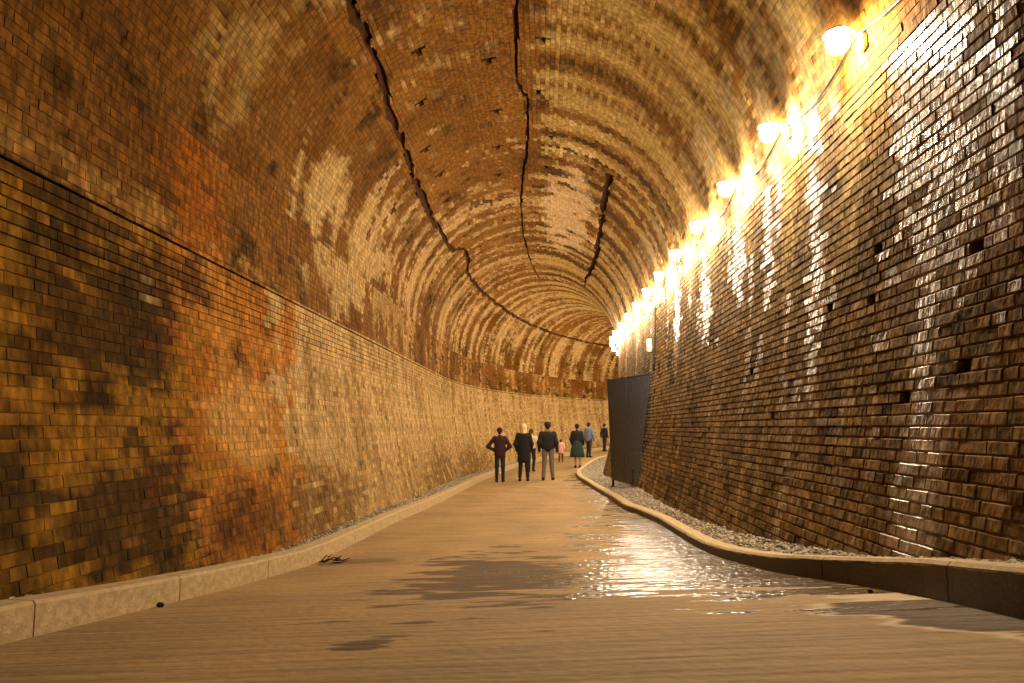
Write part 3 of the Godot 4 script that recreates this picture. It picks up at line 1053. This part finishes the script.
# ---------------------------------------------------------------- people
# meshes a blend of tapered capsules [a, b, radius at a, radius at b] as surface nets
func flesh(bones: Array, cell: float, blend: float) -> SurfaceTool:
	var lo := Vector3.ONE * 1e9
	var hi := -lo
	for b in bones:
		for e in 2:
			var r: float = b[2 + e]
			lo = lo.min(b[e] - Vector3.ONE * r)
			hi = hi.max(b[e] + Vector3.ONE * r)
	var pad := blend + cell * 2.0
	lo -= Vector3.ONE * pad
	hi += Vector3.ONE * pad
	var nx := int((hi.x - lo.x) / cell) + 2
	var ny := int((hi.y - lo.y) / cell) + 2
	var nz := int((hi.z - lo.z) / cell) + 2
	var f := PackedFloat32Array()
	f.resize(nx * ny * nz)
	f.fill(1.0)
	for b in bones:
		var p: Vector3 = b[0]
		var q: Vector3 = b[1]
		var ra: float = b[2]
		var rb: float = b[3]
		var m := maxf(ra, rb) + pad
		var l0 := (p.min(q) - Vector3.ONE * m - lo) / cell
		var h0 := (p.max(q) + Vector3.ONE * m - lo) / cell
		var ab := q - p
		var len2 := maxf(ab.length_squared(), 1e-9)
		for z in range(maxi(0, int(l0.z)), mini(nz, int(h0.z) + 1)):
			for y in range(maxi(0, int(l0.y)), mini(ny, int(h0.y) + 1)):
				for x in range(maxi(0, int(l0.x)), mini(nx, int(h0.x) + 1)):
					var w := lo + Vector3(x, y, z) * cell
					var t := clampf((w - p).dot(ab) / len2, 0.0, 1.0)
					var d := w.distance_to(p + ab * t) - lerpf(ra, rb, t)
					var i := (z * ny + y) * nx + x
					var o := f[i]
					var k := maxf(blend - absf(o - d), 0.0) / blend
					f[i] = minf(o, d) - k * k * blend * 0.25
	var at := {}
	var verts := []
	var corner := [0, 1, nx, nx + 1, nx * ny, nx * ny + 1, nx * ny + nx, nx * ny + nx + 1]
	var offs := [Vector3(0, 0, 0), Vector3(1, 0, 0), Vector3(0, 1, 0), Vector3(1, 1, 0), Vector3(0, 0, 1), Vector3(1, 0, 1), Vector3(0, 1, 1), Vector3(1, 1, 1)]
	var edges := [[0, 1], [2, 3], [4, 5], [6, 7], [0, 2], [1, 3], [4, 6], [5, 7], [0, 4], [1, 5], [2, 6], [3, 7]]
	for z in nz - 1:
		for y in ny - 1:
			var row := (z * ny + y) * nx
			for x in nx - 1:
				var i := row + x
				if f[i] > cell * 2.0 or f[i] < -cell * 2.0:
					continue
				var inside := 0
				for c in 8:
					if f[i + corner[c]] < 0.0:
						inside += 1
				if inside == 0 or inside == 8:
					continue
				var sum := Vector3.ZERO
				var n := 0
				for e in edges:
					var d0 := f[i + corner[e[0]]]
					var d1 := f[i + corner[e[1]]]
					if (d0 < 0.0) != (d1 < 0.0):
						sum += (offs[e[0]] as Vector3).lerp(offs[e[1]], d0 / (d0 - d1))
						n += 1
				at[i] = verts.size()
				verts.append(lo + (Vector3(x, y, z) + sum / n) * cell)
	var st := SurfaceTool.new()
	st.begin(Mesh.PRIMITIVE_TRIANGLES)
	st.set_smooth_group(0)
	var strides := [1, nx, nx * ny]
	for i in at:
		for axis in 3:
			var d0 := f[i]
			var d1 := f[i + strides[axis]]
			if (d0 < 0.0) == (d1 < 0.0):
				continue
			var b: int = strides[(axis + 1) % 3]
			var c: int = strides[(axis + 2) % 3]
			if not (at.has(i - b) and at.has(i - c) and at.has(i - b - c)):
				continue
			var p := [verts[at[i]], verts[at[i - b]], verts[at[i - b - c]], verts[at[i - c]]]
			if d0 < 0.0:
				quad(st, p[0], p[3], p[2], p[1])
			else:
				quad(st, p[0], p[1], p[2], p[3])
	return st

func cloth(c: Color) -> StandardMaterial3D:
	var m := StandardMaterial3D.new()
	m.resource_name = "cloth"
	m.albedo_color = c
	m.roughness = 0.9
	m.rim_enabled = true
	m.rim = 0.2
	return m

func skin_mat(c: Color) -> StandardMaterial3D:
	var m := StandardMaterial3D.new()
	m.resource_name = "skin"
	m.albedo_color = c
	m.roughness = 0.6
	return m

# faces -z; x is to the person's right-hand side as seen from behind
func person(label: String, s: float, u: float, tall: float, turn: float, o: Dictionary) -> void:
	var foot := pos(s, u, ground(s, u))
	var t := thing("person", label, "person", foot, heading(s) + turn, "people walking down the tunnel")
	var cell: float = o.get("cell", 0.018)
	var k := tall / 1.75
	var wide: float = o.get("wide", 1.0)
	var V := func(x: float, y: float, z: float) -> Vector3: return Vector3(x, y, z) * k
	var sides := []
	for sg in [-1, 1]:
		var arm: Array = o.arms[0 if sg < 0 else 1]     # elbow and wrist, for the right side
		var leg: Array = o.legs[0 if sg < 0 else 1]     # knee z, ankle z, ankle lift
		var d := {}
		d.sh = V.call(sg * 0.175 * wide, 1.415, 0.0)
		d.el = V.call(sg * arm[0], arm[1], arm[2])
		d.wr = V.call(sg * arm[3], arm[4], arm[5])
		d.hip = V.call(sg * 0.09 * wide, 0.93, 0.0)
		d.kn = V.call(sg * 0.1 * wide, 0.5 + leg[2] * 0.4, leg[0])
		d.an = V.call(sg * (0.1 + o.get("stance", 0.0)) * wide, 0.075 + leg[2], leg[1])
		d.toe = V.call(sg * (0.12 + o.get("stance", 0.0)) * wide, 0.035 + leg[2] * 0.6, leg[1] - 0.15)
		d.heel = V.call(sg * (0.1 + o.get("stance", 0.0)) * wide, 0.04 + leg[2], leg[1] + 0.03)
		d.sg = sg
		sides.append(d)
	# body: one continuous figure, its hands and head meshed finer and joined to it
	var bones := [[V.call(0, 1.42, 0), V.call(0, 1.54, -0.015), 0.06 * k, 0.052 * k], [V.call(-0.08 * wide, 1.33, 0), V.call(0.08 * wide, 1.33, 0), 0.08 * k, 0.08 * k], [V.call(0, 1.3, 0), V.call(0, 1.0, 0), 0.085 * k, 0.085 * k], [V.call(-0.07 * wide, 0.95, 0), V.call(0.07 * wide, 0.95, 0), 0.09 * k, 0.09 * k]]
	for d in sides:
		bones.append([d.sh, d.el, 0.045 * k, 0.036 * k])
		bones.append([d.el, d.wr, 0.036 * k, 0.027 * k])
		bones.append([d.hip, d.kn, 0.075 * k, 0.05 * k])
		bones.append([d.kn, d.an, 0.05 * k, 0.036 * k])
		bones.append([d.heel, d.toe, 0.034 * k, 0.028 * k])
	var st := flesh(bones, cell, 0.04)
	var look: float = o.get("look", 0.0)
	var hb := Basis(Vector3.UP, look)
	var hc: Vector3 = V.call(0, 1.625, -0.02)
	var hd := func(x: float, y: float, z: float) -> Vector3: return hc + hb * (Vector3(x, y, z) * k)
	var head := flesh([[hd.call(0, 0.035, 0.012), hd.call(0, 0.03, -0.02), 0.088 * k, 0.08 * k], [hd.call(0, -0.02, -0.03), hd.call(0, -0.075, -0.055), 0.066 * k, 0.036 * k], [hd.call(0, 0.005, -0.098), hd.call(0, -0.028, -0.112), 0.01 * k, 0.015 * k], [hd.call(-0.086, -0.005, 0.01), hd.call(-0.084, 0.025, 0.014), 0.012 * k, 0.016 * k], [hd.call(0.086, -0.005, 0.01), hd.call(0.084, 0.025, 0.014), 0.012 * k, 0.016 * k], [hd.call(-0.018, -0.062, -0.092), hd.call(0.018, -0.062, -0.092), 0.008 * k, 0.008 * k], [hd.call(0, -0.06, -0.01), hd.call(0, -0.14, 0.0), 0.05 * k, 0.05 * k]], 0.009, 0.016)
	st.append_from(done(head), 0, Transform3D.IDENTITY)
	for d in sides:
		hand(st, d.wr, (d.wr - d.el).normalized(), d.sg, k)
	put("body", done(st), skin_mat(o.get("skin", Color(0.72, 0.52, 0.4))), t)
	for sg in [-1, 1]:
		put("eye", lathe([[0.002, 0.009], [0.007, 0.005], [0.009, 0.0], [0.007, -0.005], [0.002, -0.009]], 8), M.dark_stone, t, hd.call(sg * 0.032, 0.012, -0.086))
	# trousers or bare legs
	if o.has("trousers"):
		var tb := [[V.call(-0.07 * wide, 0.95, 0.0), V.call(0.07 * wide, 0.95, 0.0), 0.105 * k, 0.105 * k]]
		for d in sides:
			tb.append([d.hip, d.kn, 0.095 * k, 0.068 * k])
			tb.append([d.kn, d.an + Vector3(0, o.get("cuff", 0.0) * k, 0), 0.068 * k, 0.055 * k])
		put("trousers", done(flesh(tb, cell, 0.03)), cloth(o.trousers), t)
	for d in sides:
		put("shoe", done(flesh([[d.heel, d.toe, 0.046 * k, 0.038 * k], [d.heel, d.an, 0.044 * k, 0.042 * k]], 0.014, 0.02)), cloth(o.get("shoes", Color(0.05, 0.045, 0.04))), t)
	# jacket or coat down to its hem
	var hem: float = o.get("hem", 0.86)
	var flare: float = o.get("flare", 0.0)
	var full: float = o.get("full", 0.0)
	var jb := [[V.call(-0.125 * wide, 1.37, 0), V.call(0.125 * wide, 1.37, 0), (0.085 + full) * k, (0.085 + full) * k], [V.call(0, 1.42, 0), V.call(0, 1.47, 0), 0.085 * k, 0.07 * k], [V.call(0, 1.36, 0.01), V.call(0, hem + 0.115, 0.01), (0.112 + full) * k, (0.108 + full) * k]]
	for sg in [-1, 1]:
		jb.append([V.call(sg * 0.085 * wide, 1.34, 0), V.call(sg * 0.075 * wide, 1.05, 0), (0.105 + full) * k, (0.1 + full) * k])
		jb.append([V.call(sg * 0.075 * wide, 1.05, 0), V.call(sg * (0.085 * wide + flare), hem + 0.07, 0.0), (0.1 + full) * k, (0.094 + full * 0.5) * k])
	for d in sides:
		jb.append([d.sh, d.el, (0.068 + full * 0.6) * k, (0.056 + full * 0.6) * k])
		jb.append([d.el, d.wr, (0.056 + full * 0.6) * k, (0.044 + full * 0.3) * k])
	put(o.get("top_name", "jacket"), done(flesh(jb, cell, 0.045)), cloth(o.top), t)
	if o.has("skirt"):
		var rings := []
		for l in [[1.1, 0.15], [1.0, 0.19], [0.8, 0.245], [0.62, 0.28], [0.43, 0.3], [0.42, 0.29]]:
			var ring := []
			for n in 20:
				var a := TAU * n / 20
				var r: float = l[1] * (1.0 + 0.05 * sin(a * 7.0) * (1.06 - l[0]) * 2.0)
				ring.append(V.call(cos(a) * r * wide, l[0], sin(a) * r * 0.82))
			rings.append(ring)
		var sk := SurfaceTool.new()
		sk.begin(Mesh.PRIMITIVE_TRIANGLES)
		sk.set_smooth_group(0)
		loft(sk, rings, true)
		put("skirt", done(sk), cloth(o.skirt), t)
	if o.has("collar"):
		put("scarf", done(flesh([[V.call(-0.05, 1.485, 0.03), V.call(0.05, 1.485, 0.03), 0.06 * k, 0.06 * k], [V.call(-0.05, 1.49, -0.05), V.call(0.05, 1.49, -0.05), 0.045 * k, 0.045 * k]], 0.014, 0.05)), cloth(o.collar), t)
	# hair or cap
	var hair := [[hd.call(0, 0.05, 0.03), hd.call(0, 0.05, -0.015), 0.098 * k, 0.09 * k]]
	if o.get("long_hair", false):
		hair.append([hd.call(0, 0.03, 0.035), hd.call(0, -0.17, 0.06), 0.08 * k, 0.05 * k])
		hair.append([hd.call(-0.055, 0.0, 0.02), hd.call(-0.07, -0.15, 0.04), 0.045 * k, 0.03 * k])
		hair.append([hd.call(0.055, 0.0, 0.02), hd.call(0.075, -0.19, 0.04), 0.045 * k, 0.026 * k])
	else:
		hair.append([hd.call(0, 0.0, 0.045), hd.call(0, -0.045, 0.045), 0.07 * k, 0.05 * k])
	put("hair", done(flesh(hair, 0.013, 0.03)), cloth(o.hair), t)
	if o.has("cap"):
		var cp := put("cap", lathe([[0.108 * k, 0.0], [0.11 * k, 0.03 * k], [0.098 * k, 0.075 * k], [0.06 * k, 0.1 * k], [0.012 * k, 0.108 * k]], 16), cloth(o.cap), t, hd.call(0, 0.055, 0.005))
		put("brim", box_mesh(Vector3(0.15, 0.012, 0.09) * k, 0.004), cloth(o.cap), cp, Vector3(0, 0.008, -0.13) * k)

func hand(st: SurfaceTool, wrist: Vector3, along: Vector3, sg: int, k: float) -> void:
	var out := Vector3(0, 0, -1)
	out = (out - along * out.dot(along)).normalized()
	var across := along.cross(out)
	var palm := wrist + along * 0.045 * k
	add_tube(st, [wrist - along * 0.01 * k, wrist + along * 0.02 * k, palm, wrist + along * 0.085 * k], [0.026 * k, 0.03 * k, 0.036 * k, 0.03 * k], 8)
	var lengths := [0.066, 0.078, 0.074, 0.058]
	for n in 4:
		var base := wrist + (along * 0.075 + out * (0.028 - 0.0185 * n)) * k
		var l: float = lengths[n] * k
		var curl := across * float(sg) * 0.35
		add_tube(st, [base, base + (along + curl * 0.3) * l * 0.45, base + (along + curl * 0.8) * l * 0.75, base + (along * 0.85 + curl * 1.6) * l], [0.0095 * k, 0.009 * k, 0.008 * k, 0.006 * k], 6)
	var tb := wrist + (along * 0.03 + out * 0.03) * k
	add_tube(st, [tb, tb + (along * 0.4 + out * 0.8) * 0.035 * k, tb + (along * 0.75 + out * 0.75) * 0.065 * k], [0.0125 * k, 0.011 * k, 0.007 * k], 6)

func people() -> void:
	var down := [0.24, 1.13, 0.02, 0.25, 0.86, -0.06]
	person("person in a dark maroon jacket and black jeans with hands on hips", 19.9, -1.0, 1.64, 0.0, {
		"arms": [[0.4, 1.14, 0.03, 0.2, 1.02, -0.02], [0.34, 1.15, 0.06, 0.19, 1.02, 0.02]], "legs": [[0.0, 0.02, 0.0], [0.0, -0.04, 0.0]], "hem": 0.8, "full": 0.008,
		"top": Color(0.2, 0.085, 0.1), "trousers": Color(0.11, 0.105, 0.115), "hair": Color(0.14, 0.09, 0.06), "look": -0.3})
	person("person with long blonde hair in a knee-length black coat", 20.15, -0.28, 1.74, 0.0, {
		"arms": [[0.26, 1.14, 0.03, 0.22, 0.93, -0.12], [0.25, 1.14, 0.02, 0.22, 0.92, -0.1]], "legs": [[-0.02, 0.04, 0.0], [0.0, 0.0, 0.0]], "hem": 0.56, "flare": 0.02, "full": 0.01, "top_name": "coat", "stance": 0.02,
		"top": Color(0.07, 0.062, 0.062), "trousers": Color(0.06, 0.055, 0.055), "cuff": 0.06, "hair": Color(0.86, 0.74, 0.54), "long_hair": true})
	person("tall person in a black jacket, dark cap and grey jeans", 20.45, 0.46, 1.78, 0.0, {
		"arms": [[0.27, 1.14, 0.05, 0.27, 0.9, -0.1], [0.27, 1.14, 0.05, 0.29, 0.88, -0.03]], "legs": [[-0.02, 0.05, 0.0], [0.0, -0.02, 0.0]], "hem": 0.86, "full": 0.014, "wide": 1.12, "stance": 0.03,
		"top": Color(0.085, 0.085, 0.08), "trousers": Color(0.4, 0.37, 0.35), "hair": Color(0.09, 0.07, 0.06), "cap": Color(0.1, 0.09, 0.08), "collar": Color(0.42, 0.38, 0.22)})
	person("person in a cream jacket mostly hidden behind the blonde person in black", 24.3, -0.62, 1.6, 0.0, {
		"cell": 0.024, "arms": [down, [0.27, 1.16, 0.02, 0.37, 0.92, -0.08]], "legs": [[0.0, 0.0, 0.0], [-0.06, 0.1, 0.05]], "hem": 0.84,
		"top": Color(0.8, 0.68, 0.54), "trousers": Color(0.1, 0.09, 0.09), "hair": Color(0.3, 0.2, 0.12)})
	person("small child in a pale pink jacket, dark hair", 28.4, -0.62, 1.02, 0.1, {
		"cell": 0.02, "arms": [down, [0.26, 1.14, 0.02, 0.27, 0.9, -0.05]], "legs": [[0.03, 0.1, 0.0], [-0.05, -0.06, 0.0]], "hem": 0.72, "full": 0.03,
		"top": Color(0.84, 0.62, 0.6), "trousers": Color(0.3, 0.2, 0.17), "shoes": Color(0.7, 0.55, 0.42), "hair": Color(0.12, 0.08, 0.06)})
	person("person in a black jacket and dark green skirt stepping off the curb end", 26.3, 0.74, 1.72, 0.0, {
		"cell": 0.024, "arms": [[0.26, 1.14, 0.02, 0.25, 0.95, -0.1], [0.25, 1.14, 0.02, 0.22, 0.95, -0.14]], "legs": [[-0.08, -0.06, 0.0], [0.06, 0.02, 0.0]], "hem": 1.0, "full": 0.012,
		"top": Color(0.08, 0.07, 0.07), "skirt": Color(0.1, 0.19, 0.17), "shoes": Color(0.08, 0.07, 0.065), "hair": Color(0.08, 0.06, 0.05)})
	person("person in a light blue jacket and dark trousers", 31.0, -0.33, 1.62, -0.1, {
		"cell": 0.024, "arms": [down, [0.27, 1.14, 0.03, 0.27, 0.88, -0.05]], "legs": [[-0.06, 0.02, 0.0], [0.06, 0.1, 0.03]], "hem": 0.8, "full": 0.012,
		"top": Color(0.4, 0.43, 0.52), "trousers": Color(0.13, 0.12, 0.12), "hair": Color(0.12, 0.09, 0.07)})
	person("person all in dark clothes, farthest off beside the screen's edge", 34.0, -1.05, 1.42, -0.2, {
		"cell": 0.024, "arms": [[0.3, 1.15, 0.03, 0.34, 0.92, -0.05], down], "legs": [[-0.06, 0.02, 0.0], [0.06, 0.1, 0.03]], "hem": 0.86,
		"top": Color(0.11, 0.09, 0.08), "trousers": Color(0.13, 0.11, 0.1), "hair": Color(0.1, 0.07, 0.05)})
